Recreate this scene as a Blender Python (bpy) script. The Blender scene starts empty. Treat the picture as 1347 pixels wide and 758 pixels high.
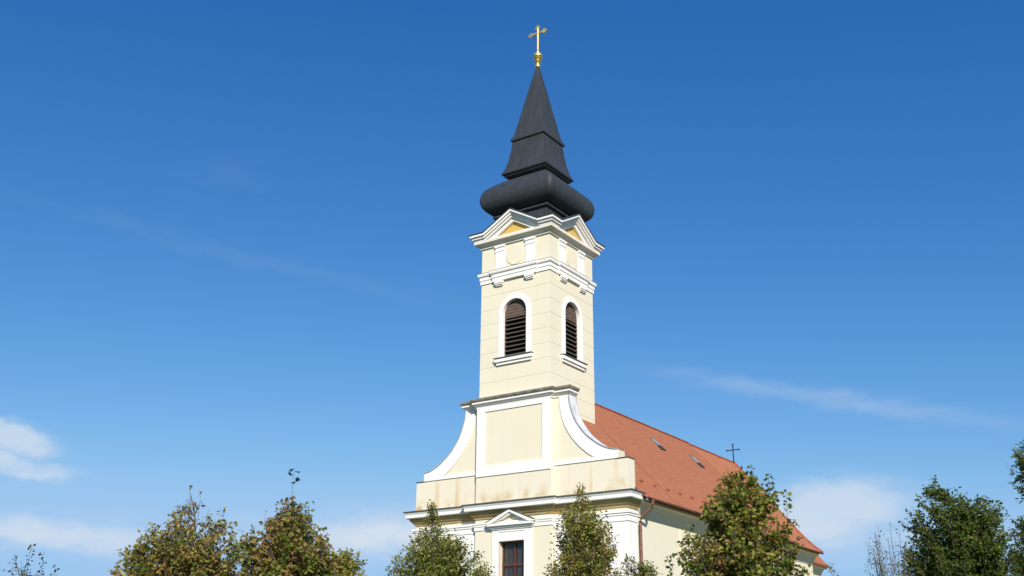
import bpy, bmesh, math, random
import numpy as np
from mathutils import Vector, Matrix

scene = bpy.context.scene
col = scene.collection
R = math.radians

# ------------------------------------------------------------------ camera
YAW, PITCH, ROLL = 0.6061, 0.3618, 0.0099
fw = Vector((-math.sin(YAW)*math.cos(PITCH), math.cos(YAW)*math.cos(PITCH), math.sin(PITCH)))
rt0 = Vector((math.cos(YAW), math.sin(YAW), 0)); up0 = rt0.cross(fw)
rt = rt0*math.cos(ROLL) + up0*math.sin(ROLL)
up = -rt0*math.sin(ROLL) + up0*math.cos(ROLL)
cam_d = bpy.data.cameras.new('camera'); cam = bpy.data.objects.new('camera', cam_d); col.objects.link(cam)
cam.matrix_world = Matrix(((rt.x, up.x, -fw.x, 35.717), (rt.y, up.y, -fw.y, -51.805), (rt.z, up.z, -fw.z, 1.6), (0, 0, 0, 1)))
cam_d.sensor_width = 36; cam_d.lens = 1393.83/1347*36
cam_d.clip_start = 0.1; cam_d.clip_end = 9000
scene.camera = cam

# ------------------------------------------------------------------ light
SUN_AZ, SUN_EL = 43.5, 32.0        # degrees from the facade's normal towards its right flank, and height
sdir = Vector((math.sin(R(SUN_AZ))*math.cos(R(SUN_EL)), -math.cos(R(SUN_AZ))*math.cos(R(SUN_EL)), math.sin(R(SUN_EL))))
sun_d = bpy.data.lights.new('sun', 'SUN'); sun = bpy.data.objects.new('sun', sun_d); col.objects.link(sun)
sun_d.energy = 4.65; sun_d.angle = R(0.53); sun_d.color = (1.0, 0.925, 0.83)
sun.rotation_euler = sdir.to_track_quat('Z', 'Y').to_euler()
sun.location = (40, -60, 60)

world = bpy.data.worlds.new('World'); scene.world = world; world.use_nodes = True
wt = world.node_tree; wt.nodes.clear()
def wn(t, **kw):
    n = wt.nodes.new(t)
    for k, v in kw.items(): setattr(n, k, v)
    return n
def wm(op, a, b=None, c=None, clamp=False):
    n = wn('ShaderNodeMath', operation=op, use_clamp=clamp)
    for i, s in enumerate((a, b, c)):
        if s is None: continue
        if isinstance(s, (int, float)): n.inputs[i].default_value = s
        else: wt.links.new(s, n.inputs[i])
    return n.outputs[0]
SKY_STRENGTH = 0.10
sky = wn('ShaderNodeTexSky', sky_type='NISHITA', sun_disc=False)
sky.sun_elevation = R(SUN_EL); sky.sun_rotation = math.atan2(sdir.x, sdir.y)
sky.altitude = 100; sky.air_density = 1.0; sky.dust_density = 0.35; sky.ozone_density = 2.2
tc = wn('ShaderNodeTexCoord'); sep = wn('ShaderNodeSeparateXYZ'); wt.links.new(tc.outputs['Generated'], sep.inputs[0])
AZ = wm('MULTIPLY', wm('ARCTAN2', sep.outputs[0], sep.outputs[1]), 180/math.pi)
EL = wm('MULTIPLY', wm('ARCSINE', sep.outputs[2]), 180/math.pi)
def sky_noise(sx, sy, rot, scale, detail, seed):
    cb = wn('ShaderNodeCombineXYZ'); wt.links.new(AZ, cb.inputs[0]); wt.links.new(EL, cb.inputs[1]); cb.inputs[2].default_value = seed
    mp = wn('ShaderNodeMapping'); mp.inputs['Rotation'].default_value = (0, 0, R(rot)); mp.inputs['Scale'].default_value = (sx, sy, 1)
    wt.links.new(cb.outputs[0], mp.inputs[0])
    nz = wn('ShaderNodeTexNoise'); nz.inputs['Scale'].default_value = scale; nz.inputs['Detail'].default_value = detail; nz.inputs['Roughness'].default_value = 0.55
    wt.links.new(mp.outputs[0], nz.inputs['Vector'])
    return nz.outputs['Fac']
n_soft = sky_noise(0.28, 0.75, 4, 1.0, 6, 3.1)
n_wisp = sky_noise(0.16, 1.1, 10, 1.0, 7, 8.4)
n_edge = sky_noise(0.5, 0.8, 0, 1.0, 4, 15.2)
def cloud(a0, e0, su, sv, ang, amount, noise, lo, hi, warp=0.0, firm=False):
    ca, sa = math.cos(R(ang)), math.sin(R(ang)); k = math.cos(R(e0))
    u = wm('MULTIPLY', wm('SUBTRACT', AZ, a0), k); v = wm('SUBTRACT', EL, e0)
    if warp: v = wm('ADD', v, wm('MULTIPLY', wm('SUBTRACT', n_edge, 0.5), warp))
    ur = wm('ADD', wm('MULTIPLY', u, ca), wm('MULTIPLY', v, sa))
    vr = wm('SUBTRACT', wm('MULTIPLY', v, ca), wm('MULTIPLY', u, sa))
    d = wm('ADD', wm('POWER', wm('ABSOLUTE', wm('DIVIDE', ur, su)), 2.0), wm('POWER', wm('ABSOLUTE', wm('DIVIDE', vr, sv)), 2.0))
    g = wm('EXPONENT', wm('MULTIPLY', d, -1.0))
    mr = wn('ShaderNodeMapRange', interpolation_type='SMOOTHSTEP'); mr.inputs['From Min'].default_value = lo; mr.inputs['From Max'].default_value = hi
    wt.links.new(wm('ADD', noise, wm('MULTIPLY', wm('SUBTRACT', g, 0.5), 0.35)), mr.inputs['Value'])
    if firm:
        m2 = wn('ShaderNodeMapRange', interpolation_type='SMOOTHSTEP'); m2.inputs['From Min'].default_value = .06; m2.inputs['From Max'].default_value = .72
        wt.links.new(g, m2.inputs['Value']); g = m2.outputs[0]
    return wm('MULTIPLY', wm('MULTIPLY', g, mr.outputs[0]), amount)
parts = [
    cloud(-60.3, 11.3, 2.3, 0.75, -8, 0.72, n_soft, 0.2, 0.7, 1.8, True),
    cloud(-60.0, 9.95, 2.9, 0.6, -6, 0.72, n_soft, 0.2, 0.7, 1.8, True),
    cloud(-58.0, 6.75, 8.5, 0.75, -1, 0.75, n_soft, 0.15, 0.7, 1.2),
    cloud(-41.5, 7.5, 5.6, 1.2, 3, 0.85, n_soft, 0.12, 0.65, 1.5),
    cloud(-18.5, 8.55, 4.4, 1.5, 9, 0.72, n_soft, 0.05, 0.6, 1.8, True),
    cloud(-12.5, 7.2, 3.5, 0.7, 0, 0.40, n_soft, 0.30, 0.8, 1.0),
    cloud(-17.6, 14.3, 9.0, 0.6, -12.5, 0.25, n_wisp, 0.20, 0.80, 1.0),
    cloud(-50.0, 21.5, 12.0, 0.5, -8, 0.035, n_wisp, 0.15, 0.7, 1.8),
    cloud(-52.0, 25.5, 5.0, 2.0, 30, 0.03, n_wisp, 0.4, 0.8, 1.0),
    cloud(-33.0, 7.0, 40.0, 1.6, 0, 0.22, n_wisp, 0.35, 0.8, 1.0),
]
tot = parts[0]
for q in parts[1:]: tot = wm('ADD', tot, q)
tot = wm('MINIMUM', tot, 0.9)
# the sky's own colour, graded channel by channel to a clear, dry autumn noon
EXPOSURE = 0.30
csep = wn('ShaderNodeSeparateColor'); wt.links.new(sky.outputs[0], csep.inputs[0]); ccomb = wn('ShaderNodeCombineColor')
for ch, (gam, k) in enumerate(((1.783, 2.75), (1.1085, 1.385), (.7465, 1.30))):
    f = k*0.08**gam/(SKY_STRENGTH*2**EXPOSURE)
    cap = (.34, .57, .87)[ch]/(SKY_STRENGTH*2**EXPOSURE)
    wt.links.new(wm('SMOOTH_MIN', wm('MULTIPLY', wm('POWER', csep.outputs[ch], gam), f), cap, cap*.25), ccomb.inputs[ch])
mixc = wn('ShaderNodeMix', data_type='RGBA')
wt.links.new(tot, mixc.inputs['Factor']); wt.links.new(ccomb.outputs[0], mixc.inputs['A']); mixc.inputs['B'].default_value = (*[c/(SKY_STRENGTH*2**EXPOSURE) for c in (.67, .75, .85)], 1)
bg = wn('ShaderNodeBackground'); bg.inputs['Strength'].default_value = SKY_STRENGTH
wt.links.new(mixc.outputs['Result'], bg.inputs['Color'])
wo = wn('ShaderNodeOutputWorld'); wt.links.new(bg.outputs[0], wo.inputs[0])

vs = scene.view_settings
vs.view_transform = 'Standard'; vs.look = 'None'; vs.gamma = 1.0; vs.use_curve_mapping = False
vs.exposure = EXPOSURE
scene.display_settings.display_device = 'sRGB'

# ------------------------------------------------------------------ materials
class Mat:
    def __init__(s, name):
        s.m = bpy.data.materials.new(name); s.m.use_nodes = True; s.t = s.m.node_tree
        s.b = s.t.nodes['Principled BSDF']; s.out = s.t.nodes['Material Output']
        s.tc = s.t.nodes.new('ShaderNodeTexCoord')
    def n(s, t, **kw):
        x = s.t.nodes.new(t)
        for k, v in kw.items(): setattr(x, k, v)
        return x
    def l(s, a, b): s.t.links.new(a, b)
    def noise(s, scale, detail=5, rough=.6, stretch=(1, 1, 1), coord='Object'):
        mp = s.n('ShaderNodeMapping'); mp.inputs['Scale'].default_value = stretch; s.l(s.tc.outputs[coord], mp.inputs[0])
        z = s.n('ShaderNodeTexNoise'); z.inputs['Scale'].default_value = scale; z.inputs['Detail'].default_value = detail; z.inputs['Roughness'].default_value = rough
        s.l(mp.outputs[0], z.inputs['Vector']); return z.outputs['Fac']
    def ramp(s, fac, lo, hi, a=0., b=1.):
        r = s.n('ShaderNodeMapRange', interpolation_type='SMOOTHSTEP')
        for k, v in (('From Min', lo), ('From Max', hi), ('To Min', a), ('To Max', b)): r.inputs[k].default_value = v
        s.l(fac, r.inputs['Value']); return r.outputs[0]
    def mix(s, fac, a, b, blend='MIX'):
        x = s.n('ShaderNodeMix', data_type='RGBA', blend_type=blend)
        for k, v in (('Factor', fac), ('A', a), ('B', b)):
            if isinstance(v, (int, float)): x.inputs[k].default_value = v
            elif isinstance(v, tuple): x.inputs[k].default_value = (*v, 1)
            else: s.l(v, x.inputs[k])
        return x.outputs['Result']
    def math(s, op, a, b):
        x = s.n('ShaderNodeMath', operation=op)
        for i, v in enumerate((a, b)):
            if isinstance(v, (int, float)): x.inputs[i].default_value = v
            else: s.l(v, x.inputs[i])
        return x.outputs[0]
    def bump(s, h, strength=.2, dist=.02):
        x = s.n('ShaderNodeBump'); x.inputs['Strength'].default_value = strength; x.inputs['Distance'].default_value = dist
        s.l(h, x.inputs['Height']); s.l(x.outputs[0], s.b.inputs['Normal'])
    def set(s, rough=.8, metal=0., spec=.4):
        s.b.inputs['Roughness'].default_value = rough; s.b.inputs['Metallic'].default_value = metal; s.b.inputs['Specular IOR Level'].default_value = spec
    def colour(s, c):
        if isinstance(c, tuple): s.b.inputs['Base Color'].default_value = (*c, 1)
        else: s.l(c, s.b.inputs['Base Color'])

def plaster(name, base, dirt, amount=.35, streak=.25):
    m = Mat(name); m.set(.9, 0, .2)
    big = m.ramp(m.noise(.55, 6, .65), .38, .75, 0, amount)
    c = m.mix(big, base, dirt)
    st = m.ramp(m.noise(1.0, 5, .6, (2.6, 2.6, .22)), .52, .8, 0, streak)
    c = m.mix(st, c, tuple(x*.72 for x in dirt))
    m.colour(c); m.bump(m.noise(26, 4, .6), .12, .01)
    return m
def simple(name, base, rough=.6, metal=0., spec=.4, var=.25, scale=3., stretch=(1, 1, 1)):
    m = Mat(name); m.set(rough, metal, spec)
    c = m.mix(m.ramp(m.noise(scale, 5, .6, stretch), .3, .75), tuple(min(1, x*(1+var*.5)) for x in base), tuple(x*(1-var) for x in base))
    m.colour(c); return m

M = {}
M['cream'] = plaster('cream_plaster', (.755, .703, .545), (.71, .645, .46), .4, .16).m
M['white'] = plaster('white_plaster', (.84, .825, .79), (.74, .71, .65), .25, .15).m
M['aged'] = plaster('aged_white_plaster', (.76, .73, .66), (.60, .56, .47), .5, .35).m
M['bed'] = plaster('yellowed_and_shaded_cornice_plaster', (.44, .34, .17), (.30, .20, .07), .6, .4).m  # yellow-brown stain, darkened further to paint in the shade under the corona
M['ochre'] = plaster('ochre_plaster', (.62, .42, .12), (.52, .34, .10), .4, .2).m
def attic_mat():      # cream plaster with brown rust runs and a mossy foot, as on the parapet above the cornice
    m = Mat('stained_cream_plaster'); m.set(.9, 0, .2)
    c = m.mix(m.ramp(m.noise(.6, 6, .65), .38, .75, 0, .4), (.755, .695, .55), (.71, .645, .47))
    sep = m.n('ShaderNodeSeparateXYZ'); m.l(m.tc.outputs['Object'], sep.inputs[0])
    runs = m.ramp(m.noise(1.0, 4, .55, (1.25, .3, .10)), .56, .72)
    c = m.mix(m.math('MULTIPLY', runs, .55), c, (.60, .39, .13))
    foot = m.ramp(sep.outputs[2], 11.95, 13.0, 1, 0)
    blot = m.ramp(m.noise(.8, 5, .6, (1, .4, .8)), .42, .68)
    c = m.mix(m.math('MULTIPLY', m.math('MULTIPLY', foot, blot), .95), c, (.50, .32, .09))
    m.colour(c); m.bump(m.noise(26, 4, .6), .12, .01); return m.m
M['attic'] = attic_mat()
M['flash'] = simple('zinc_flashing', (.16, .155, .15), .5, .35, .5, .4, 2).m
M['cap'] = simple('weathered_cornice_coping', (.30, .28, .23), .7, 0, .4, .45, 2.5).m
def slate():
    m = Mat('black_sheet_metal'); m.set(.62, 0, .35)
    v = m.noise(1.0, 5, .6, (3.0, 3.0, .35)); w = m.noise(5, 5, .6)
    c = m.mix(m.ramp(v, .3, .75), (.034, .039, .044), (.048, .054, .060))
    c = m.mix(m.ramp(w, .5, .8, 0, .3), c, (.068, .076, .082))
    sx = m.n('ShaderNodeSeparateXYZ'); m.l(m.tc.outputs['Object'], sx.inputs[0]); cx = m.n('ShaderNodeCombineXYZ')
    m.l(m.math('SUBTRACT', sx.outputs[0], sx.outputs[1]), cx.inputs[0]); m.l(sx.outputs[2], cx.inputs[1])
    br = m.n('ShaderNodeTexBrick'); br.inputs['Scale'].default_value = 1.0; br.inputs['Brick Width'].default_value = .38; br.inputs['Row Height'].default_value = .30
    br.inputs['Mortar Size'].default_value = .012; br.inputs['Color1'].default_value = (1, 1, 1, 1); br.inputs['Color2'].default_value = (.84, .85, .88, 1); br.inputs['Mortar'].default_value = (.5, .5, .5, 1)
    m.l(cx.outputs[0], br.inputs['Vector']); c = m.mix(.75, c, br.outputs['Color'], 'MULTIPLY'); m.colour(c)
    hh = m.math('ADD', m.math('MULTIPLY', m.noise(14, 4, .7, (1, 1, .35)), .6), m.math('MULTIPLY', br.outputs['Fac'], -.8)); m.bump(hh, .35, .03); return m.m
M['slate'] = slate()
M['gold'] = simple('gilded_metal', (1.0, .72, .26), .42, .85, .5, .15, 4).m
M['iron'] = simple('black_iron', (.03, .03, .035), .5, .6, .5, .2).m
M['louvre'] = simple('dark_weathered_timber', (.13, .10, .08), .75, 0, .3, .45, 3, (1, 1, 9)).m
M['board'] = simple('brown_boarding', (.14, .10, .078), .75, 0, .3, .5, 3, (1, 1, 12)).m
M['void'] = simple('belfry_dark', (.012, .011, .010), .9, 0, .1, .2).m
M['wood'] = simple('red_brown_window_timber', (.10, .038, .025), .5, 0, .4, .3, 8, (1, 1, .2)).m
M['copper'] = simple('brown_copper', (.23, .11, .075), .5, .3, .5, .35, 4).m
M['curtain'] = simple('net_curtain', (.62, .62, .60), .9, 0, .2, .25, 6, (6, 6, .3)).m
M['zinc'] = simple('pale_zinc', (.46, .45, .45), .5, .3, .5, .2).m
M['pale'] = simple('pale_sheet_capping', (.62, .63, .64), .7, 0, .3, .25, 1.5).m
M['steel'] = simple('grey_hatch_metal', (.36, .36, .36), .35, .7, .5, .2).m
def glass():
    m = Mat('window_glass'); m.set(.04, 0, .7); m.colour((.02, .024, .03))
    tr = m.n('ShaderNodeBsdfTransparent'); mx = m.n('ShaderNodeMixShader'); mx.inputs[0].default_value = .45
    m.l(m.b.outputs[0], mx.inputs[1]); m.l(tr.outputs[0], mx.inputs[2]); m.l(mx.outputs[0], m.out.inputs[0])
    m.bump(m.noise(1.2, 2, .5), .08, .02); return m.m
M['glass'] = glass()
def tiles(name, a, b, c3):
    m = Mat(name); m.set(.8, 0, .3)
    br = m.n('ShaderNodeTexBrick'); br.offset = .5
    mp = m.n('ShaderNodeMapping'); m.l(m.tc.outputs['UV'], mp.inputs[0]); m.l(mp.outputs[0], br.inputs['Vector'])
    br.inputs['Color1'].default_value = (*a, 1); br.inputs['Color2'].default_value = (*b, 1); br.inputs['Mortar'].default_value = (*[x*.7 for x in a], 1)
    br.inputs['Scale'].default_value = 1.0; br.inputs['Brick Width'].default_value = .19; br.inputs['Row Height'].default_value = .26; br.inputs['Mortar Size'].default_value = .008; br.inputs['Bias'].default_value = -.1
    c = m.mix(m.ramp(m.noise(.35, 6, .65), .35, .7, 0, .7), br.outputs['Color'], c3)
    c = m.mix(m.ramp(m.noise(1.6, 5, .7, (1, 1, 1)), .55, .8, 0, .3), c, tuple(x*.6 for x in a))
    vo = m.n('ShaderNodeTexVoronoi'); vo.inputs['Scale'].default_value = 1.0; mp2 = m.n('ShaderNodeMapping'); mp2.inputs['Scale'].default_value = (5.2, 3.85, 1)
    m.l(m.tc.outputs['UV'], mp2.inputs[0]); m.l(mp2.outputs[0], vo.inputs['Vector'])
    sp_ = m.n('ShaderNodeSeparateColor'); m.l(vo.outputs['Color'], sp_.inputs[0])
    c = m.mix(m.ramp(sp_.outputs[0], .84, .98, 0, .28), c, tuple(x*.55 for x in a))
    c = m.mix(m.ramp(sp_.outputs[1], .86, .99, 0, .28), c, tuple(min(1, x*1.35) for x in a))
    st = m.ramp(m.noise(1.0, 5, .6, (.9, .9, .12)), .5, .75, 0, .35)
    c = m.mix(st, c, (.27, .115, .07))
    m.colour(c); m.bump(br.outputs['Fac'], .3, .02); return m.m
M['tile'] = tiles('clay_roof_tiles', (.44, .165, .078), (.365, .13, .062), (.40, .147, .07))
M['tile_new'] = tiles('orange_clay_roof_tiles', (.48, .185, .085), (.40, .15, .07), (.44, .165, .08))
M['ridge'] = simple('ridge_tile_clay', (.30, .085, .05), .8, 0, .3, .4, 5).m
def grass():
    m = Mat('lawn'); m.set(.95, 0, .2)
    c = m.mix(m.ramp(m.noise(.4, 6, .7), .3, .7), (.055, .085, .022), (.10, .10, .035))
    m.colour(c); m.bump(m.noise(30, 4, .7), .6, .05); return m.m
M['grass'] = grass()
def bark(name, a):
    m = Mat(name); m.set(.95, 0, .15)
    m.colour(m.mix(m.ramp(m.noise(6, 5, .7, (1, 1, .25)), .35, .7), a, tuple(x*.5 for x in a)))
    m.bump(m.noise(14, 5, .7, (1, 1, .25)), .5, .02); return m.m
M['bark'] = bark('grey_brown_bark', (.16, .125, .095))
M['bark_pale'] = bark('pale_twig_bark', (.13, .10, .085))
def leafmat():
    m = Mat('leaf_tissue'); m.set(.6, 0, .16)
    at = m.n('ShaderNodeAttribute', attribute_name='leaf_colour')
    m.l(at.outputs['Color'], m.b.inputs['Base Color'])
    tr = m.n('ShaderNodeBsdfTranslucent')
    tcx = m.mix(1.0, at.outputs['Color'], (1.0, 1.0, .55), 'MULTIPLY'); m.l(tcx, tr.inputs['Color'])
    mx = m.n('ShaderNodeMixShader'); mx.inputs[0].default_value = .46
    m.l(m.b.outputs[0], mx.inputs[1]); m.l(tr.outputs[0], mx.inputs[2]); m.l(mx.outputs[0], m.out.inputs[0]); return m.m
M['leaf'] = leafmat()

# ------------------------------------------------------------------ mesh helpers
class MB:
    def __init__(s): s.v = []; s.f = []; s.uv = {}
    def add(s, vs, fs):
        o = len(s.v); s.v += [tuple(p) for p in vs]; s.f += [[i+o for i in f] for f in fs]; return o
    def box(s, x0, x1, y0, y1, z0, z1):
        s.add([(x0,y0,z0),(x1,y0,z0),(x1,y1,z0),(x0,y1,z0),(x0,y0,z1),(x1,y0,z1),(x1,y1,z1),(x0,y1,z1)],
              [(0,3,2,1),(4,5,6,7),(0,1,5,4),(1,2,6,5),(2,3,7,6),(3,0,4,7)])
    def prism(s, pts, fn, d0, d1):        # polygon pts (a,b) mapped by fn(a,b,d), extruded between d0 and d1
        n = len(pts)
        s.add([fn(a, b, d0) for a, b in pts] + [fn(a, b, d1) for a, b in pts],
              [list(range(n))[::-1], list(range(n, 2*n))] + [(i, (i+1) % n, n+(i+1) % n, n+i) for i in range(n)])
    def loft(s, rings, closed=True, caps=True):
        n = len(rings[0]); vs = [p for r in rings for p in r]; fs = []
        for k in range(len(rings)-1):
            for i in range(n if closed else n-1):
                j = (i+1) % n; fs.append((k*n+i, k*n+j, (k+1)*n+j, (k+1)*n+i))
        if caps: fs.append(list(range(n))[::-1]); fs.append([(len(rings)-1)*n+i for i in range(n)])
        s.add(vs, fs)
    def tube(s, pts, rads, sides=8, caps=True):
        rings = []; pts = [Vector(p) for p in pts]
        for i, p in enumerate(pts):
            t = (pts[min(i+1, len(pts)-1)] - pts[max(i-1, 0)]).normalized()
            a = t.cross(Vector((0, 0, 1)) if abs(t.z) < .95 else Vector((1, 0, 0))).normalized(); b = t.cross(a)
            r = rads[i] if hasattr(rads, '__len__') else rads
            rings.append([p + (a*math.cos(2*math.pi*k/sides) + b*math.sin(2*math.pi*k/sides))*r for k in range(sides)])
        s.loft(rings, True, caps)
    def lathe(s, prof, cx, cy, n=24):
        s.loft([[(cx+r*math.cos(2*math.pi*k/n), cy+r*math.sin(2*math.pi*k/n), z) for k in range(n)] for r, z in prof])
    def build(s, name, mat, parent=None, smooth=False, bevel=0, angle=35):
        me = bpy.data.meshes.new(name); me.from_pydata(s.v, [], s.f)
        bm = bmesh.new(); bm.from_mesh(me); bmesh.ops.recalc_face_normals(bm, faces=bm.faces)
        if bevel:
            es = [e for e in bm.edges if e.is_manifold and e.calc_face_angle(0) > .6]
            bmesh.ops.bevel(bm, geom=es, offset=bevel, segments=1, affect='EDGES', clamp_overlap=True)
        bm.to_mesh(me); bm.free()
        me.materials.append(mat)
        if smooth: me.shade_smooth(); me.set_sharp_from_angle(angle=R(angle))
        o = bpy.data.objects.new(name, me); col.objects.link(o)
        if parent is not None: o.parent = parent
        return o
def sweep(mb, path, prof, closed=False):
    """path: plan polyline walked so that outside is on its right; prof: closed loop of (offset, z)."""
    n = len(path); rings = []
    for i in range(n):
        p = Vector(path[i])
        a = Vector(path[(i-1) % n]) if (closed or i) else None; b = Vector(path[(i+1) % n]) if (closed or i < n-1) else None
        d1 = (p-a).normalized() if a is not None else None; d2 = (b-p).normalized() if b is not None else None
        d1 = d1 or d2; d2 = d2 or d1
        n1 = Vector((d1.y, -d1.x)); n2 = Vector((d2.y, -d2.x)); m = (n1+n2); m = m/max(m.dot(n1), 1e-6)
        rings.append([(p.x+m.x*o, p.y+m.y*o, z) for o, z in prof])
    if closed: rings.append(rings[0]); mb.loft(rings, True, False)
    else: mb.loft(rings, True, True)
def thing(name, label, cat, loc, group=None):
    o = bpy.data.objects.new(name, None); col.objects.link(o); o.location = loc; o['label'] = label; o['category'] = cat
    o.empty_display_size = .5
    if group: o['group'] = group
    return o

# ------------------------------------------------------------------ ground
g = MB(); N = 24
gx = [-4000, -1500, -500, -200] + [-100+i*200/N for i in range(N+1)] + [200, 500, 1500, 4000]
gv = [(x, y, 0) for y in gx for x in gx]; L_ = len(gx)
g.add(gv, [(j*L_+i, j*L_+i+1, (j+1)*L_+i+1, (j+1)*L_+i) for j in range(L_-1) for i in range(L_-1)])
go = g.build('ground', M['grass']); go['kind'] = 'structure'

# ------------------------------------------------------------------ church
church = thing('church', 'cream and white church with a black onion spire and a red tiled roof', 'church', (0, 0, 0))
TA = 2.63; TCY = 2.68            # tower half width and the y of its axis
TF = TCY-TA                      # front face

def boolean_cut(obj, cutter_mb):
    c = cutter_mb.build('cutter', M['void'])
    md = obj.modifiers.new('cut', 'BOOLEAN'); md.object = c; md.operation = 'DIFFERENCE'; md.solver = 'EXACT'
    dg = bpy.context.evaluated_depsgraph_get(); me = bpy.data.meshes.new_from_object(obj.evaluated_get(dg))
    obj.modifiers.clear(); old = obj.data; obj.data = me; bpy.data.meshes.remove(old); bpy.data.objects.remove(c)

SIDES = [(Vector((1, 0)), Vector((0, -1))), (Vector((0, 1)), Vector((1, 0))), (Vector((-1, 0)), Vector((0, 1))), (Vector((0, -1)), Vector((-1, 0)))]
def side_fn(k, base=TA):          # (along, up, outward from the wall face)
    t, n = SIDES[k]
    return lambda s, z, d: (t.x*s + n.x*(base+d), TCY + t.y*s + n.y*(base+d), z)
def arch(hw, z0, zs, n=18):
    return [(-hw, z0), (hw, z0)] + [(hw*math.cos(math.pi*i/n), zs+hw*math.sin(math.pi*i/n)) for i in range(n+1)]

# tower wall with the thin horizontal joints of the render cut in
Z_TOP = 29.3
prof = [(TA, 13.0)]
zg = 24.276; joints = [zg + .9607*k for k in range(-7, 2)]
for z in joints:
    prof += [(TA, z-.028), (TA-.014, z-.014), (TA-.014, z+.014), (TA, z+.028)]
prof += [(TA, Z_TOP)]
tw = MB(); tw.loft([[(-h, TCY-h, z), (h, TCY-h, z), (h, TCY+h, z), (-h, TCY+h, z)] for h, z in prof])
tower_wall = tw.build('tower_wall', M['cream'], church)
W_HW, W_B, W_S = .90, 20.95, 23.84
ct = MB()
for k in range(4): ct.prism(arch(W_HW, W_B, W_S), side_fn(k), -.32, .2)
boolean_cut(tower_wall, ct)

for k in range(4):
    fn = side_fn(k)
    # surround: raised flat white band round the opening
    s = MB(); outer = arch(1.21, W_B-.02, W_S, 24); inner = arch(W_HW-.008, W_B-.02, W_S, 24)
    po, pi = outer[1:], inner[1:]; po.append(outer[0]); pi.append(inner[0])
    rings = []
    for (a, b), (c, d) in zip(po, pi): rings.append([fn(a, b, -.02), fn(a, b, .05), fn(c, d, .05), fn(c, d, -.30)])
    s.loft(rings, False, False); s.add([rings[0][i] for i in range(4)], [(0, 1, 2, 3)])
    win = s.build('belfry_window', M['white'], church, True, 0, 30)
    sl = MB()
    for z0, z1, d, hw in ((20.48, 20.66, .11, 1.30), (20.66, 20.90, .20, 1.38)):
        sl.prism([(-hw, z0), (hw, z0), (hw, z1-.003), (-hw, z1-.003)], fn, -.05, d)
    sl.build('sill', M['white'], win)
    fl = MB(); fl.prism([(-1.44, 20.90), (1.44, 20.90), (1.44, 20.93), (-1.44, 20.93)], fn, -.05, .27); fl.build('sill_flashing', M['flash'], win)
    bk = MB(); bk.prism([(a, b) for a, b in arch(W_HW-.002, W_B, W_S)], fn, -.315, -.30); bk.build('backing', M['void'], win)
    fr = MB(); a1 = arch(W_HW-.003, W_B, W_S, 20); a2 = arch(W_HW-.075, W_B+.05, W_S, 20)
    fr.loft([[fn(a, b, -.29), fn(a, b, -.20), fn(c, d, -.20), fn(c, d, -.29)] for (a, b), (c, d) in zip(a1[1:]+a1[:1], a2[1:]+a2[:1])], True, False)
    fr.build('shutter_frame', M['louvre'], win)
    pn = MB(); zb = 23.58; r = W_HW-.08
    pts = [(-r, zb), (r, zb)] + [(r*math.cos(math.pi*i/18), W_S+r*math.sin(math.pi*i/18)) for i in range(19)]
    pn.prism(pts, fn, -.26, -.225)
    for i in range(5):
        z = zb+.12+i*.2; w = r if z < W_S else math.sqrt(max(r*r-(z-W_S)**2, .01))
        pn.prism([(-w, z), (w, z), (w, z+.03), (-w, z+.03)], fn, -.228, -.205)
    pn.build('arch_board', M['board'], win)
    lv = MB()
    for i in range(9):
        z = W_B+.12+i*.285
        lv.add([fn(-r, z, -.13), fn(r, z, -.13), fn(r, z+.06, -.13), fn(-r, z+.06, -.13), fn(-r, z+.05, -.29), fn(r, z+.05, -.29), fn(r, z+.08, -.29), fn(-r, z+.08, -.29)],
               [(0,3,2,1),(4,5,6,7),(0,1,5,4),(1,2,6,5),(2,3,7,6),(3,0,4,7)])
    lv.build('louvre_slats', M['louvre'], win)
    # attic storey: flat pilasters, blank roundel, brackets under the string course
    for sx in (-1, 1):
        p = MB(); c = sx*1.17
        p.prism([(c-.34, 26.9), (c+.34, 26.9), (c+.34, 28.2), (c-.34, 28.2)], fn, -.03, .07)
        p.prism([(c-.37, 28.2), (c+.37, 28.2), (c+.37, 28.27), (c-.37, 28.27)], fn, -.03, .10)
        p.prism([(c-.35, 28.27), (c+.35, 28.27), (c+.35, 28.48), (c-.35, 28.48)], fn, -.03, .08)
        p.prism([(c-.40, 28.48), (c+.40, 28.48), (c+.40, 28.63), (c-.40, 28.63)], fn, -.03, .13)
        p.build('pilaster', M['white'], church)
        b = MB()
        for z0, z1, d, hw in ((25.80, 25.88, .10, .26), (25.88, 25.98, .16, .30), (25.98, 26.13, .20, .34)):
            b.prism([(c-hw, z0), (c+hw, z0), (c+hw, z1-.002), (c-hw, z1-.002)], fn, -.03, d)
        b.build('bracket', M['white'], church)
    rd = MB(); rd.prism([(.66*math.cos(i*math.pi/16), 27.72+.66*math.sin(i*math.pi/16)) for i in range(32)], fn, -.03, .035)
    rd.build('roundel', M['cream'], church)

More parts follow.
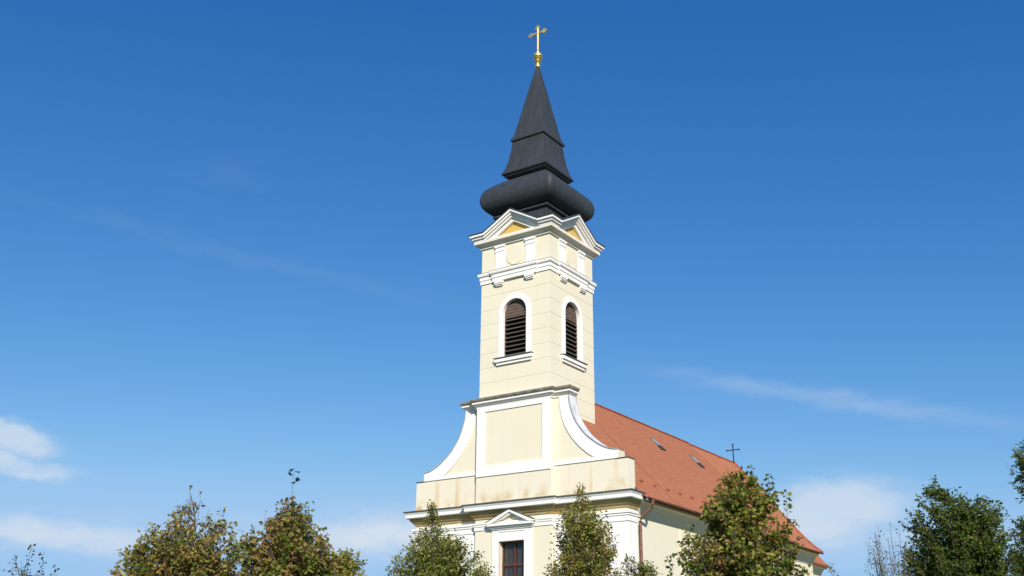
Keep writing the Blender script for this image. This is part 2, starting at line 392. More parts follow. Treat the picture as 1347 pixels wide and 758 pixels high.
def square_path(h, brk=None, out=0.):
    pts = []
    for k in range(4):
        t, n = SIDES[k]
        P = lambda s, d: (t.x*s+n.x*(h+d), TCY+t.y*s+n.y*(h+d))
        pts.append(P(-h, 0))
        if brk: pts += [P(-brk, 0), P(-brk, out), P(brk, out), P(brk, 0)]
    return pts
s = MB(); sweep(s, square_path(TA, 1.62, .10), [(-.15, 26.14), (.06, 26.14), (.06, 26.36), (.10, 26.40), (.10, 26.60), (.17, 26.66), (.20, 26.74), (.20, 26.86), (-.15, 26.90)], True)
s.build('string_course', M['white'], church, False, 0)
s = MB(); sweep(s, square_path(TA, 1.62, .10), [(-.1, 26.903), (.0, 26.893), (.215, 26.868), (.215, 26.888), (-.1, 26.925)], True)
s.build('string_course_flashing', M['cap'], church)
# crown cornice: bed mouldings, then the corona that rises into a pediment on every side
s = MB(); sweep(s, square_path(TA), [(-.2, 28.62), (.10, 28.62), (.10, 28.76), (.16, 28.78), (.30, 28.90), (.40, 28.92), (.40, 29.08), (-.2, 29.08)], True)
s.build('crown_cornice', M['aged'], church)
RB, RISE = 2.12, 1.20
def rake(k, z0, z1, d0, d1, mat, name, parent):
    fn = side_fn(k); m = MB(); rings = []
    for s_, dz in ((-1, 0), (-RB, 0), (0, RISE), (RB, 0), (1, 0)):
        row = []
        for z, d in ((z0, d0), (z0, d1), (z1, d1), (z1, d0)):
            sx = s_*(TA+d) if abs(s_) == 1 else s_
            row.append(fn(sx, z+dz, d))
        rings.append(row)
    m.loft(rings); return m.build(name, mat, parent)
for k in range(4):
    fn = side_fn(k)
    t_ = MB(); t_.prism([(-2.25, 29.06), (2.25, 29.06), (0, 30.42)], fn, -.4, .06)
    ty = t_.build('pediment', M['ochre'], church)
    e = MB()
    fr = [(-1, 0), (0, 0), (1, 0)]
    lo = [(-1.62, 29.10), (0, 30.02), (1.62, 29.10)]; hi = [(-2.12, 29.12), (0, 30.32), (2.12, 29.12)]
    e.loft([[fn(a, b, .03), fn(a, b, .24), fn(c, d, .24), fn(c, d, .03)] for (a, b), (c, d) in zip(lo, hi)])
    e.prism([(-2.1, 29.085), (2.1, 29.085), (1.9, 29.20), (-1.9, 29.20)], fn, .03, .27)
    e.build('tympanum_frame', M['white'], ty)
    for z0, z1, d in ((29.10, 29.245, .40), (29.248, 29.395, .51), (29.398, 29.56, .62)):
        rake(k, z0, z1, -.25, d, M['white'], 'raking_cornice', ty)
    rake(k, 29.563, 29.61, -.25, .67, M['slate'], 'cornice_flashing', ty)
    pr = MB()
    for sg in (-1, 1):
        top0, top1 = fn(0, 29.61+RISE+.012, .66), fn(0, 29.61+RISE+.012, -1.6)
        b0, b1 = fn(sg*(RB+.05), 29.60, .66), fn(sg*(RB+.05), 29.60, -1.0)
        q = [top0, top1, b1, b0]; pr.add(q + [(x, y, z-.05) for x, y, z in q], [(0,1,2,3),(7,6,5,4),(0,3,7,4),(1,0,4,5),(2,1,5,6),(3,2,6,7)])
    pr.build('pediment_roof', M['slate'], ty)

# black sheet-metal roof of the tower
def rsq(h, r, n=7):
    pts = []
    for q in range(4):
        a0 = -math.pi*.75 + q*math.pi/2; cx = (h-r)*(1 if q in (1, 2) else -1); cy = (h-r)*(1 if q in (2, 3) else -1)
        for i in range(n):
            a = -math.pi + q*math.pi/2 + (math.pi/2)*i/(n-1)
            pts.append((cx+r*math.cos(a), cy+r*math.sin(a)))
    return pts
def sq_lathe(prof):
    m = MB(); m.loft([[(x, TCY+y, z) for x, y in rsq(h, r)] for h, z, r in prof]); return m
DO, ZL, ZD, HD = .64, 29.60, 29.95, 2.0
dd_ = HD-TA; sv = RB*(1-(ZD-29.61)/RISE)
for k in range(4):
    sk_ = MB()
    for kk, sg in ((k, 1), ((k+1) % 4, -1)):
        fn = side_fn(kk); sk_.add([fn(sg*(TA+DO), ZL, DO), fn(sg*RB, ZL, DO), fn(sg*sv, ZD, dd_), fn(sg*HD, ZD, dd_)], [(0, 1, 2, 3)])
    sk_.build('corner_roof', M['slate'], church)
sq_lathe([(HD, 29.6, .01), (1.99, 30.94, .01)]).build('spire_neck', M['slate'], church)
sq_lathe([(2.0, 30.93, .01), (2.15, 30.95, .01), (2.17, 30.98, .01), (2.17, 31.08, .01), (2.13, 31.11, .01), (1.85, 31.13, .01)]).build('spire_ledge', M['slate'], church)
on = [(1.90, 31.13, .03), (2.17, 31.20, .06), (2.41, 31.33, .10), (2.59, 31.49, .15), (2.75, 31.70, .20), (2.84, 31.92, .24), (2.88, 32.15, .26), (2.86, 32.40, .25), (2.79, 32.66, .22),
      (2.67, 32.90, .18), (2.53, 33.06, .14), (2.39, 33.19, .11), (2.16, 33.40, .08), (1.90, 33.61, .05), (1.63, 33.82, .03), (1.42, 33.95, .02), (1.25, 33.99, .02)]
sq_lathe(on).build('onion_dome', M['slate'], church, True, 0, 40)
sq_lathe([(1.22, 33.93, .01), (1.60, 34.10, .01), (1.65, 34.13, .01), (1.65, 34.20, .01), (1.74, 34.24, .01), (1.79, 34.30, .01), (1.79, 34.40, .01), (1.73, 34.44, .01), (1.63, 34.68, .01), (1.54, 35.0, .01),
          (1.44, 35.42, .01), (1.37, 35.9, .01), (1.30, 36.42, .01), (1.26, 36.85, .01), (1.30, 36.88, .01)]).build('spire_drum', M['slate'], church, True, 0, 20)
sp = sq_lathe([(1.22, 36.85, .01), (1.34, 36.90, .01), (1.36, 36.94, .01), (1.36, 37.10, .01), (1.31, 37.14, .01), (1.20, 37.35, .01), (1.07, 38.0, .01), (.55, 40.75, .01), (.10, 43.05, .01), (.07, 43.16, .01)]).build('spire', M['slate'], church, True, 0, 20)
fi = MB(); fi.lathe([(.13, 43.05), (.20, 43.12), (.20, 43.22), (.12, 43.30), (.11, 43.42), (.22, 43.50), (.24, 43.56), (.13, 43.62), (.17, 43.68)] +
                    [(.34*math.cos(a), 43.98+.33*math.sin(a)) for a in [R(x) for x in (-62, -45, -25, -8)]] + [(.365, 43.95), (.37, 43.99), (.365, 44.03)] +
                    [(.34*math.cos(a), 43.98+.33*math.sin(a)) for a in [R(x) for x in (10, 30, 50, 68)]] + [(.12, 44.32), (.14, 44.38), (.07, 44.46), (.05, 44.6)], 0, TCY, 28)
finial = fi.build('finial', M['gold'], church, True, 0, 45)
cr = MB(); cy0, cy1 = TCY-.05, TCY+.05
fny = lambda a, b, d: (a, d, b)
cr.tube([(0, TCY, 44.5), (0, TCY, 45.2), (0, TCY, 46.38)], [.075, .08, .085], 10)
cr.prism([(-.56, 45.84), (0, 45.90), (.56, 45.84), (.56, 46.08), (0, 46.02), (-.56, 46.08)], fny, cy0+.004, cy1-.004)
for ox, oz, dx, dz in ((-.62, 45.96, -1, 0), (.62, 45.96, 1, 0), (0, 46.45, 0, 1)):
    for a, b in ((dx*.08, dz*.08), (dz*.11-dx*.05, dx*.11-dz*.05), (-dz*.11-dx*.05, -dx*.11-dz*.05)):
        cr.prism([(ox+a+.10*math.cos(i*math.pi/6), oz+b+.10*math.sin(i*math.pi/6)) for i in range(12)], fny, cy0+.008+abs(a)*.01, cy1-.008-abs(a)*.01)
cr.build('cross', M['gold'], finial)

# ---- west front
WF = .30; GD = 1.05              # wing face, back of the gable wall
def front_path(hw, mid=2.7, back=1.0): return [(-hw, back), (-hw, WF), (-mid, WF), (-mid, 0), (mid, 0), (mid, WF), (hw, WF), (hw, back)]
fw_ = MB()
pl = front_path(7.50, 2.70, 1.25); fw_.prism(pl, lambda a, b, d: (a, b, d), 0, 11.6)
facade = fw_.build('facade_wall', M['cream'], church)
c = MB(); c.box(-.90, .90, -.3, .55, 6.2, 9.68); n0 = len(facade.data.vertices); boolean_cut(facade, c); print('facade cut', n0, len(facade.data.vertices))
# corner and inner pilasters of the wings
for sg in (-1, 1):
    for x0, x1, wrap in ((2.78, 4.25, 0), (6.35, 7.60, 1)):
        p = MB(); yb = 1.20 if wrap else WF+.05
        a, b = (x0, x1) if sg > 0 else (-x1, -x0)
        p.box(a, b, WF-.09, yb, 0, 10.30)
        p.build('pilaster', M['white'], church)
        q = MB()
        for z0, z1, d in ((10.30, 10.42, .04), (10.42, 10.62, .015), (10.62, 10.74, .06), (10.74, 10.88, .11)):
            q.box(a-d, b+d, WF-.09-d, yb, z0+.001, z1-.001)
        q.build('capital', M['white'], church)
# architrave line on the risalit and wings
s = MB(); sweep(s, front_path(7.50, 2.70, 1.1), [(-.05, 10.40), (.05, 10.40), (.05, 10.60), (.09, 10.63), (.09, 10.70), (.13, 10.76), (.13, 10.82), (-.05, 10.86)])
s.build('architrave', M['white'], church)
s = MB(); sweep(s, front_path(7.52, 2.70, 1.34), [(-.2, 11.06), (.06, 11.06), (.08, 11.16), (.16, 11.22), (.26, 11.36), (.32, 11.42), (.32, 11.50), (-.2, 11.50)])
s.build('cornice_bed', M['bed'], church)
s = MB(); sweep(s, front_path(7.52, 2.70, 1.35), [(-.2, 11.502), (.46, 11.502), (.50, 11.54), (.50, 11.72), (.55, 11.80), (.57, 11.90), (-.2, 11.96)])
s.build('main_cornice', M['white'], church)
s = MB(); sweep(s, front_path(7.52, 2.70, 1.36), [(-.25, 11.965), (0, 11.955), (.60, 11.905), (.60, 11.885), (.63, 11.885), (.63, 11.935), (.3, 12.0), (-.25, 12.03)])
s.build('cornice_flashing', M['flash'], church)
a_ = MB(); a_.prism(front_path(7.62, 2.72, GD), lambda a, b, d: (a, b, d), 11.9, 13.80); a_.build('parapet', M['attic'], church)
for sg in (-1, 1):
    f_ = MB(); x0, x1 = sorted((sg*7.66, sg*6.85)); f_.box(x0, x1, WF-.04, GD+.04, 13.803, 13.85)
    f_.build('parapet_flashing', M['flash'], church)
# scrolled gable
SC = [(7.02, 14.33), (6.5, 14.42), (5.9, 14.68), (5.37, 15.05), (4.9, 15.45), (4.5, 15.95), (4.2, 16.42), (3.97, 17.0), (3.84, 17.5), (3.78, 18.0)]
SI = [(5.45, 14.06), (5.2, 14.2), (4.95, 14.38), (4.55, 14.72), (4.2, 15.08), (3.9, 15.45), (3.65, 15.85), (3.42, 16.3), (3.26, 16.85), (3.17, 17.4), (3.12, 17.95)]
def smooth_curve(P, n=5):
    out = []
    for i in range(len(P)-1):
        p0, p1, p2, p3 = P[max(i-1, 0)], P[i], P[i+1], P[min(i+2, len(P)-1)]
        for k in range(n):
            t = k/n; out.append(tuple(.5*((2*p1[j])+(-p0[j]+p2[j])*t+(2*p0[j]-5*p1[j]+4*p2[j]-p3[j])*t*t+(-p0[j]+3*p1[j]-3*p2[j]+p3[j])*t**3) for j in (0, 1)))
    out.append(P[-1]); return out
SC = smooth_curve(SC); SI = smooth_curve(SI)
for sg in (-1, 1):
    w = MB(); w.prism([(sg*2.6, 13.8), (sg*6.98, 13.8)] + [(sg*x, z-.02) for x, z in SC] + [(sg*2.6, 18.0)], fny, WF, GD)
    gw = w.build('gable_scroll', M['cream'], church)
    b = MB(); n = min(len(SC), len(SI))
    si = [SI[int(round(i*(len(SI)-1)/(len(SC)-1)))] for i in range(len(SC))]
    b.loft([[(sg*x, WF-.06, z), (sg*u, WF-.06, v), (sg*u, WF+.02, v), (sg*x, WF+.02, z)] for (x, z), (u, v) in zip(SC, si)])
    b.prism([(sg*2.75, 13.83), (sg*7.0, 13.83), (sg*7.0, 14.33), (sg*5.46, 14.055), (sg*2.75, 14.055)], fny, WF-.058, WF+.02)
    b.build('scroll_moulding', M['white'], gw)
    e = MB(); e.loft([[(sg*x, WF-.055, z+.004), (sg*x, GD+.05, z+.004), (sg*(x+.02), GD+.05, z+.03), (sg*(x+.02), WF-.055, z+.03)] for x, z in SC], True, True)
    e.build('scroll_capping', M['pale'], gw)
    e = MB()
    for ya, yb in ((WF-.10, WF-.057), (GD+.052, GD+.09)):
        e.loft([[(sg*(x-.01), ya, z-.005), (sg*(x-.01), yb, z-.005), (sg*(x+.03), yb, z+.04), (sg*(x+.03), ya, z+.04)] for x, z in SC], True, True)
        e.build('scroll_flashing', M['zinc'], gw); e = MB()
cb = MB(); cb.box(-2.70, 2.70, 0, GD+.02, 13.8, 18.0); centre = cb.build('gable_wall', M['cream'], church)
fr = MB(); o_, i_ = [(-2.7, 13.62), (2.7, 13.62), (2.7, 17.95), (-2.7, 17.95)], [(-2.1, 14.25), (2.1, 14.25), (2.1, 17.62), (-2.1, 17.62)]
fr.loft([[(a, -.06, b), (a, .02, b), (c_, .02, d), (c_, -.06, d)] for (a, b), (c_, d) in zip(o_+o_[:1], i_+i_[:1])], True, False)
fr.build('panel_frame', M['white'], centre)
s = MB(); sweep(s, front_path(3.72, 2.70, GD), [(-.2, 17.90), (.06, 17.90), (.08, 18.00), (.16, 18.05), (.24, 18.14), (.27, 18.15), (.27, 18.24), (-.2, 18.26)])
s.build('gable_cornice', M['white'], church)
s = MB(); sweep(s, front_path(3.72, 2.70, GD+.01), [(-.25, 18.263), (.25, 18.243), (.34, 18.34), (.38, 18.42), (.38, 18.47), (-.25, 18.56)])
s.build('gable_coping', M['cap'], church)
# front window with hood
s = MB(); YF = -.07
for sg in (-1, 1):
    x0, x1 = sorted((sg*.90, sg*1.40)); s.box(x0, x1, YF, .02, 6.0, 10.36)
    x0, x1 = sorted((sg*.90, sg*1.16)); s.box(x0, x1, YF-.035, YF+.01, 6.0, 9.94)
s.box(-.897, .897, YF+.003, .02, 9.68, 10.36); s.box(-.897, .897, YF-.032, YF+.01, 9.68, 9.94)
fwin = s.build('front_window', M['white'], church)
s = MB(); s.box(-.95, .95, YF-.03, YF+.01, 10.22, 10.30); s.box(-1.62, 1.62, -.34, .02, 10.56, 10.68); s.box(-1.52, 1.52, -.22, .02, 10.45, 10.557); s.box(-1.45, 1.45, -.14, .02, 10.362, 10.447)
for sg in (-1, 1):
    for d, o1, o0 in ((.36, 0, .14), (.26, .14, .27)):
        q = [(sg*1.70, 10.69-o1+.06), (0, 11.46-o1), (0, 11.46-o0), (sg*(1.70-.0), 10.69-o0+.10 if 10.69-o0+.10 > 10.69 else 10.69)]
        s.prism([(sg*1.70, 10.683), (sg*1.70, max(10.76-o1, 10.70)), (0, 11.46-o1-.002), (0, 11.46-o0), (sg*(1.70-.30*(1+o0)), 10.683)], fny, -d, .02)
s.build('window_hood', M['white'], fwin)
s = MB(); s.prism([(-1.3, 10.684), (1.3, 10.684), (0, 11.25)], fny, -.03, .03); s.build('hood_tympanum', M['cream'], fwin)
hf = MB()
for sg in (-1, 1):
    q = [(sg*1.72, 10.765), (0, 11.463), (0, 11.49), (sg*1.72, 10.795)]; hf.prism(q, fny, -.39, .01)
hf.build('hood_flashing', M['flash'], fwin)
s = MB(); yw = .30
for x0, x1 in ((-.898, -.79), (-.07, .07), (.79, .898)): s.box(x0, x1, yw, yw+.10, 6.2, 9.678)
for z0, z1, d in ((9.56, 9.676, .003), (8.28, 8.42, -.02), (7.2, 7.27, .004), (6.2, 6.3, .003)): s.box(-.895, .895, yw+d, yw+.098, z0, z1)
for x in (-.43, .43): s.box(x-.018, x+.018, yw+.03, yw+.07, 6.2, 9.6)
s.build('window_frame', M['wood'], fwin)
s = MB(); s.box(-.79, .79, yw+.045, yw+.055, 6.25, 9.6); s.build('pane', M['glass'], fwin)
s = MB()
for x0, x1 in ((-.80, -.30), (.12, .80)):
    n = 22; s.loft([[(x0+(x1-x0)*i/n, yw+.125+.016*math.sin(i*2.1), 6.22), (x0+(x1-x0)*i/n, yw+.125+.016*math.sin(i*2.1), 9.55), (x0+(x1-x0)*i/n, yw+.135+.016*math.sin(i*2.1), 9.55), (x0+(x1-x0)*i/n, yw+.135+.016*math.sin(i*2.1), 6.22)] for i in range(n+1)])
s.build('curtain', M['curtain'], fwin)

# ---- nave, choir, apse
nv = MB(); nv.box(-7.35, 7.35, 1.0, 24.4, 0, 11.75); nv.build('nave_wall', M['cream'], church)
for y0 in (7.0, 13.0, 19.0, 23.3):
    p = MB(); p.box(7.30, 7.43, y0, y0+1.0, 0, 10.6); p.build('wall_strip', M['cream'], church)
def eaves(name, x0, y0, y1, z, par):
    for sg in (-1, 1):
        m = MB()
        prof = [(x0-.05, z-.95), (x0+.05, z-.95), (x0+.07, z-.82), (x0+.14, z-.72), (x0+.26, z-.48), (x0+.44, z-.28), (x0+.62, z-.20), (x0+.64, z-.06), (x0-.05, z-.02)]
        m.loft([[(sg*a, y, b) for a, b in prof] for y in (y0, y1)])
        m.build(name, M['cream'], par)
eaves('eaves_cornice', 7.35, 1.26, 24.35, 11.66, church)
def roof_slope(m, uvs, sg, P, y0, y1, z_off=0., step=.26, lip=.013, y_end=None):
    """P: eave-to-ridge polyline (x,z); laid in tile courses with a real lip each."""
    pts = [Vector(p) for p in P]; seg = [(b-a).length for a, b in zip(pts, pts[1:])]; Ltot = sum(seg)
    def at(s):
        for a, b, l in zip(pts, pts[1:], seg):
            if s <= l+1e-9: return a+(b-a)*(s/l), (b-a).normalized()
            s -= l
        return pts[-1], (pts[-1]-pts[-2]).normalized()
    s0 = 0.; n = int(Ltot/step)+1
    for i in range(n):
        sa, sb = i*step, min((i+1)*step, Ltot)
        if sb-sa < .01: continue
        (pa, d), (pb, d2) = at(sa), at(sb)
        nn = Vector((-d.y, d.x)); nn = nn if nn.y > 0 else -nn; n2 = Vector((-d2.y, d2.x)); n2 = n2 if n2.y > 0 else -n2
        A, B = pa+nn*lip, pb+n2*.002
        for q, vv in (((A, B), (sa, sb)), ((pa-nn*.006, A), (sa, sa+.004))):
            o = m.add([(sg*q[0].x, y0, q[0].y+z_off), (sg*q[0].x, y1, q[0].y+z_off), (sg*q[1].x, y1, q[1].y+z_off), (sg*q[1].x, y0, q[1].y+z_off)], [(0, 1, 2, 3)])
            uvs.append([(y0, vv[0]), (y1, vv[0]), (y1, vv[1]), (y0, vv[1])])
def finish_roof(m, uvs, name, mat, par):
    me = bpy.data.meshes.new(name); me.from_pydata(m.v, [], m.f); ul = me.uv_layers.new(name='UVMap')
    flat = [c for f in uvs for p in f for c in p]; ul.data.foreach_set('uv', flat); me.materials.append(mat)
    o = bpy.data.objects.new(name, me); col.objects.link(o); o.parent = par; return o
NP = [(8.28, 11.66), (7.75, 12.12), (7.1, 12.80), (0, 20.0)]
m = MB(); uvs = []
for sg in (-1, 1): roof_slope(m, uvs, sg, NP, .95, 24.45)
roof = finish_roof(m, uvs, 'nave_roof', M['tile'], church)
u = MB()        # boarding under the tiles, verge
for sg in (-1, 1):
    u.loft([[(sg*x, y, z-.03) for x, z in NP] + [(sg*x, y, z-.14) for x, z in NP[::-1]] for y in (1.3, 24.44)])
u.build('roof_boarding', M['ridge'], roof)
gb = MB(); gb.prism([(-7.3, 11.7), (7.3, 11.7), (0, 19.0)], fny, 23.9, 24.38); gb.build('rear_gable', M['cream'], church)
def ridge_tiles(y0, y1, z, name, par, x=0.):
    m_ = MB(); y = y0
    while y < y1-.05:
        ye = min(y+.40, y1)
        r0, r1 = .135, .115
        m_.loft([[(x+r*math.cos(a), yy, z-.06+r*math.sin(a)) for a in [math.pi*i/8 for i in range(9)]] for yy, r in ((y, r0), (ye+.02, r1))], True, True); y = ye
    m_.build(name, M['ridge'], par, True, 0, 40)
ridge_tiles(4.9, 24.45, 20.02, 'ridge_cap', roof)
ang = math.atan2(20.0-12.80, 7.1); ux, uz = math.cos(ang), math.sin(ang)
def on_roof(x, off): return (x + uz*off, 12.80+(7.1-x)*math.tan(ang) + ux*off)
def slope_box(m_, xc, yc, hl, hw, o0, o1, tilt=0.):
    vs_ = []
    for o in (o0, o1):
        for l_, w in ((-hl, -hw), (hl, -hw), (hl, hw), (-hl, hw)):
            px, pz = on_roof(xc + ux*l_, o + tilt*(l_+hl)); vs_.append((px, yc+w, pz))
    m_.add(vs_, [(0,3,2,1),(4,5,6,7),(0,1,5,4),(1,2,6,5),(2,3,7,6),(3,0,4,7)])
for xc, yc in ((1.98, 14.85), (2.26, 20.65)):
    f0 = MB()
    for a, b, c_, d in ((-.46, -.39, -.34, .34), (.39, .46, -.34, .34)):
        slope_box(f0, xc+ux*(a+b)/2, yc, (b-a)/2, .34, .0, .12)
    for w in (-.305, .305): slope_box(f0, xc, yc+w, .39, .035, .0, .117)
    sk = f0.build('skylight', M['steel'], roof)
    f1 = MB(); slope_box(f1, xc, yc, .39, .27, .05, .09); f1.build('pane', M['zinc'], sk)
    f2 = MB(); slope_box(f2, xc+ux*.66, yc, .20, .36, .028, .09); f2.build('apron', M['slate'], sk)
for i in range(13):
    yc = 2.85+i*1.68
    h = MB(); slope_box(h, 7.02, yc, .10, .06, .01, .08, .3); h.build('snow_guard', M['ridge'], roof)
def gutter(x, y0, y1, z, par, sg=1):
    m_ = MB(); n = 8; r = .085
    ring = [(r*math.cos(math.pi+math.pi*i/n), r*math.sin(math.pi+math.pi*i/n)) for i in range(n+1)] + [((r-.012)*math.cos(2*math.pi-math.pi*i/n), (r-.012)*math.sin(2*math.pi-math.pi*i/n)) for i in range(n+1)]
    m_.loft([[(sg*(x+a), y, z+b) for a, b in ring] for y in (y0, y1)]); return m_.build('gutter', M['copper'], par)
gutter(8.33, 1.05, 24.45, 11.66, church); gutter(8.33, 1.05, 24.45, 11.66, church, -1)
dp = MB(); dp.lathe([(.07, 11.30), (.10, 11.42), (.13, 11.58)], 8.33, 1.72, 12)
dp.tube([(8.33, 1.72, 11.5), (8.33, 1.72, 11.32), (8.24, 1.72, 11.14), (7.75, 1.70, 10.80), (7.58, 1.70, 10.60), (7.52, 1.70, 10.35), (7.52, 1.70, 0.1)], .085, 12)
pipe = dp.build('downpipe', M['copper'], church, True, 0, 50)
for z in (9.9, 7.6, 5.2, 2.8):
    k_ = MB(); k_.tube([(7.52, 1.70, z), (7.52, 1.70, z+.05)], .103, 12)
    k_.build('pipe_bracket', M['copper'], pipe)

lc = MB(); lc.tube([(on_roof(x, .05)[0], 5.55, on_roof(x, .05)[1]) for x in (2.7, 3.6, 4.5, 5.4, 6.3, 7.05)] + [(7.8, 5.55, 12.15), (8.25, 5.55, 11.78)], .012, 5)
lc.build('lightning_conductor', M['copper'], roof)
# choir: a little narrower, its roof a touch below the nave's
CP = [(7.0, 12.0), (6.45, 12.42), (5.85, 12.98), (5.0, 13.92), (3.2, 16.12), (1.3, 18.42), (0, 19.96)]
cw = MB(); cw.box(-6.15, 6.15, 24.3, 33.3, 0, 12.2); cw.prism([(-6.0, 12.1), (6.0, 12.1), (5.0, 13.6), (0, 19.6), (-5.0, 13.6)], fny, 32.9, 33.33); cw.build('choir_wall', M['cream'], church)
eaves('eaves_cornice', 6.15, 24.45, 33.30, 12.02, church)
m = MB(); uvs = []
for sg in (-1, 1): roof_slope(m, uvs, sg, CP, 24.2, 33.5)
croof = finish_roof(m, uvs, 'choir_roof', M['tile_new'], church)
u = MB()
for sg in (-1, 1): u.loft([[(sg*x, y, z-.03) for x, z in CP] + [(sg*x, y, z-.14) for x, z in CP[::-1]] for y in (24.5, 33.49)])
u.build('roof_boarding', M['ridge'], croof)
ridge_tiles(24.46, 33.55, 19.96, 'ridge_cap', croof)
v_ = MB()
for sg in (-1, 1):
    pts = [(sg*x, 33.45, z+.04) for x, z in CP]; v_.tube(pts, .11, 8)
v_.build('verge_tiles', M['ridge'], croof, True, 0, 50)
gutter(7.04, 24.5, 33.5, 11.97, church); gutter(7.04, 24.5, 33.5, 11.97, church, -1)
c = MB(); X0, YC = 0, 33.45
c.box(-.035, .035, YC-.035, YC+.035, 19.8, 21.55); c.box(-.55, .55, YC-.03, YC+.03, 21.03, 21.10); c.lathe([(.07, 19.95), (.11, 20.05), (.07, 20.15)], 0, YC, 12)
for x, z in ((-.55, 21.065), (.55, 21.065), (0, 21.55)): c.box(x-.055, x+.055, YC-.04, YC+.04, z-.055, z+.055)
c.build('roof_cross', M['iron'], church)
AP = [(5.55, 11.55), (5.1, 12.0), (4.6, 12.6), (0, 17.2)]
aw = MB(); aw.box(-4.75, 4.75, 33.2, 38.9, 0, 11.8); aw.prism([(-4.7, 11.75), (4.7, 11.75), (0, 16.5)], fny, 38.5, 38.93); aw.build('apse_wall', M['cream'], church)
eaves('eaves_cornice', 4.75, 33.4, 38.92, 11.56, church)
m = MB(); uvs = []
for sg in (-1, 1): roof_slope(m, uvs, sg, AP, 33.4, 39.15)
ar = finish_roof(m, uvs, 'apse_roof', M['tile'], church)
u = MB()
for sg in (-1, 1): u.loft([[(sg*x, y, z-.03) for x, z in AP] + [(sg*x, y, z-.14) for x, z in AP[::-1]] for y in (33.5, 39.14)])
u.build('roof_boarding', M['ridge'], ar)

# ------------------------------------------------------------------ trees
LEAF = {
    'maple': [(0, 0), (.28, -.10), (.22, .10), (.52, .22), (.34, .34), (.46, .66), (.20, .58), (0, 1.0)],
    'oval': [(0, 0), (.20, .18), (.30, .42), (.25, .68), (.10, .90), (0, 1.0)],
    'narrow': [(0, 0), (.12, .2), (.15, .5), (.09, .82), (0, 1.0)],
}
def crown_mesh(name, P, D, Nn, S, C3, shape, parent, seed):
    half = LEAF[shape]; n = len(half)
    rs = np.random.RandomState(seed); K = len(P)
    side = np.cross(D, Nn); side /= np.linalg.norm(side, axis=1)[:, None]+1e-9; Nn = np.cross(side, D)
    fold = rs.uniform(.05, .45, K)[:, None]; droop = rs.uniform(-.05, .35, K)[:, None]
    V = np.zeros((K, 2*n-2, 3)); H = np.array(half)
    def pt(x, y): return P + S[:, None]*(D*y + side*x + Nn*(abs(x)*fold - droop*y*y))
    for i, (x, y) in enumerate(half): V[:, i] = pt(x, y)
    for i, (x, y) in enumerate(half[1:-1]): V[:, n+i] = pt(-x, y)
    fa = list(range(n)); fb = [0] + [n+i for i in range(n-2)] + [n-1]; fb = fb[::-1]
    base = np.arange(K)[:, None]*(2*n-2)
    loops = np.concatenate([base+np.array(fa), base+np.array(fb)], axis=1).reshape(-1)
    me = bpy.data.meshes.new(name); me.vertices.add(K*(2*n-2)); me.vertices.foreach_set('co', V.reshape(-1).astype(np.float32))
    me.loops.add(len(loops)); me.loops.foreach_set('vertex_index', loops.astype(np.int32))
    me.polygons.add(2*K); me.polygons.foreach_set('loop_start', (np.arange(2*K)*n).astype(np.int32)); 
    me.update(calc_edges=True)
    at = me.color_attributes.new('leaf_colour', 'FLOAT_COLOR', 'POINT')
    cc = np.ones((K, 2*n-2, 4), np.float32); cc[:, :, :3] = C3[:, None, :]; at.data.foreach_set('color', cc.reshape(-1))
    me.materials.append(M['leaf']); me.validate()
    o = bpy.data.objects.new(name, me); col.objects.link(o); o.parent = parent; return o

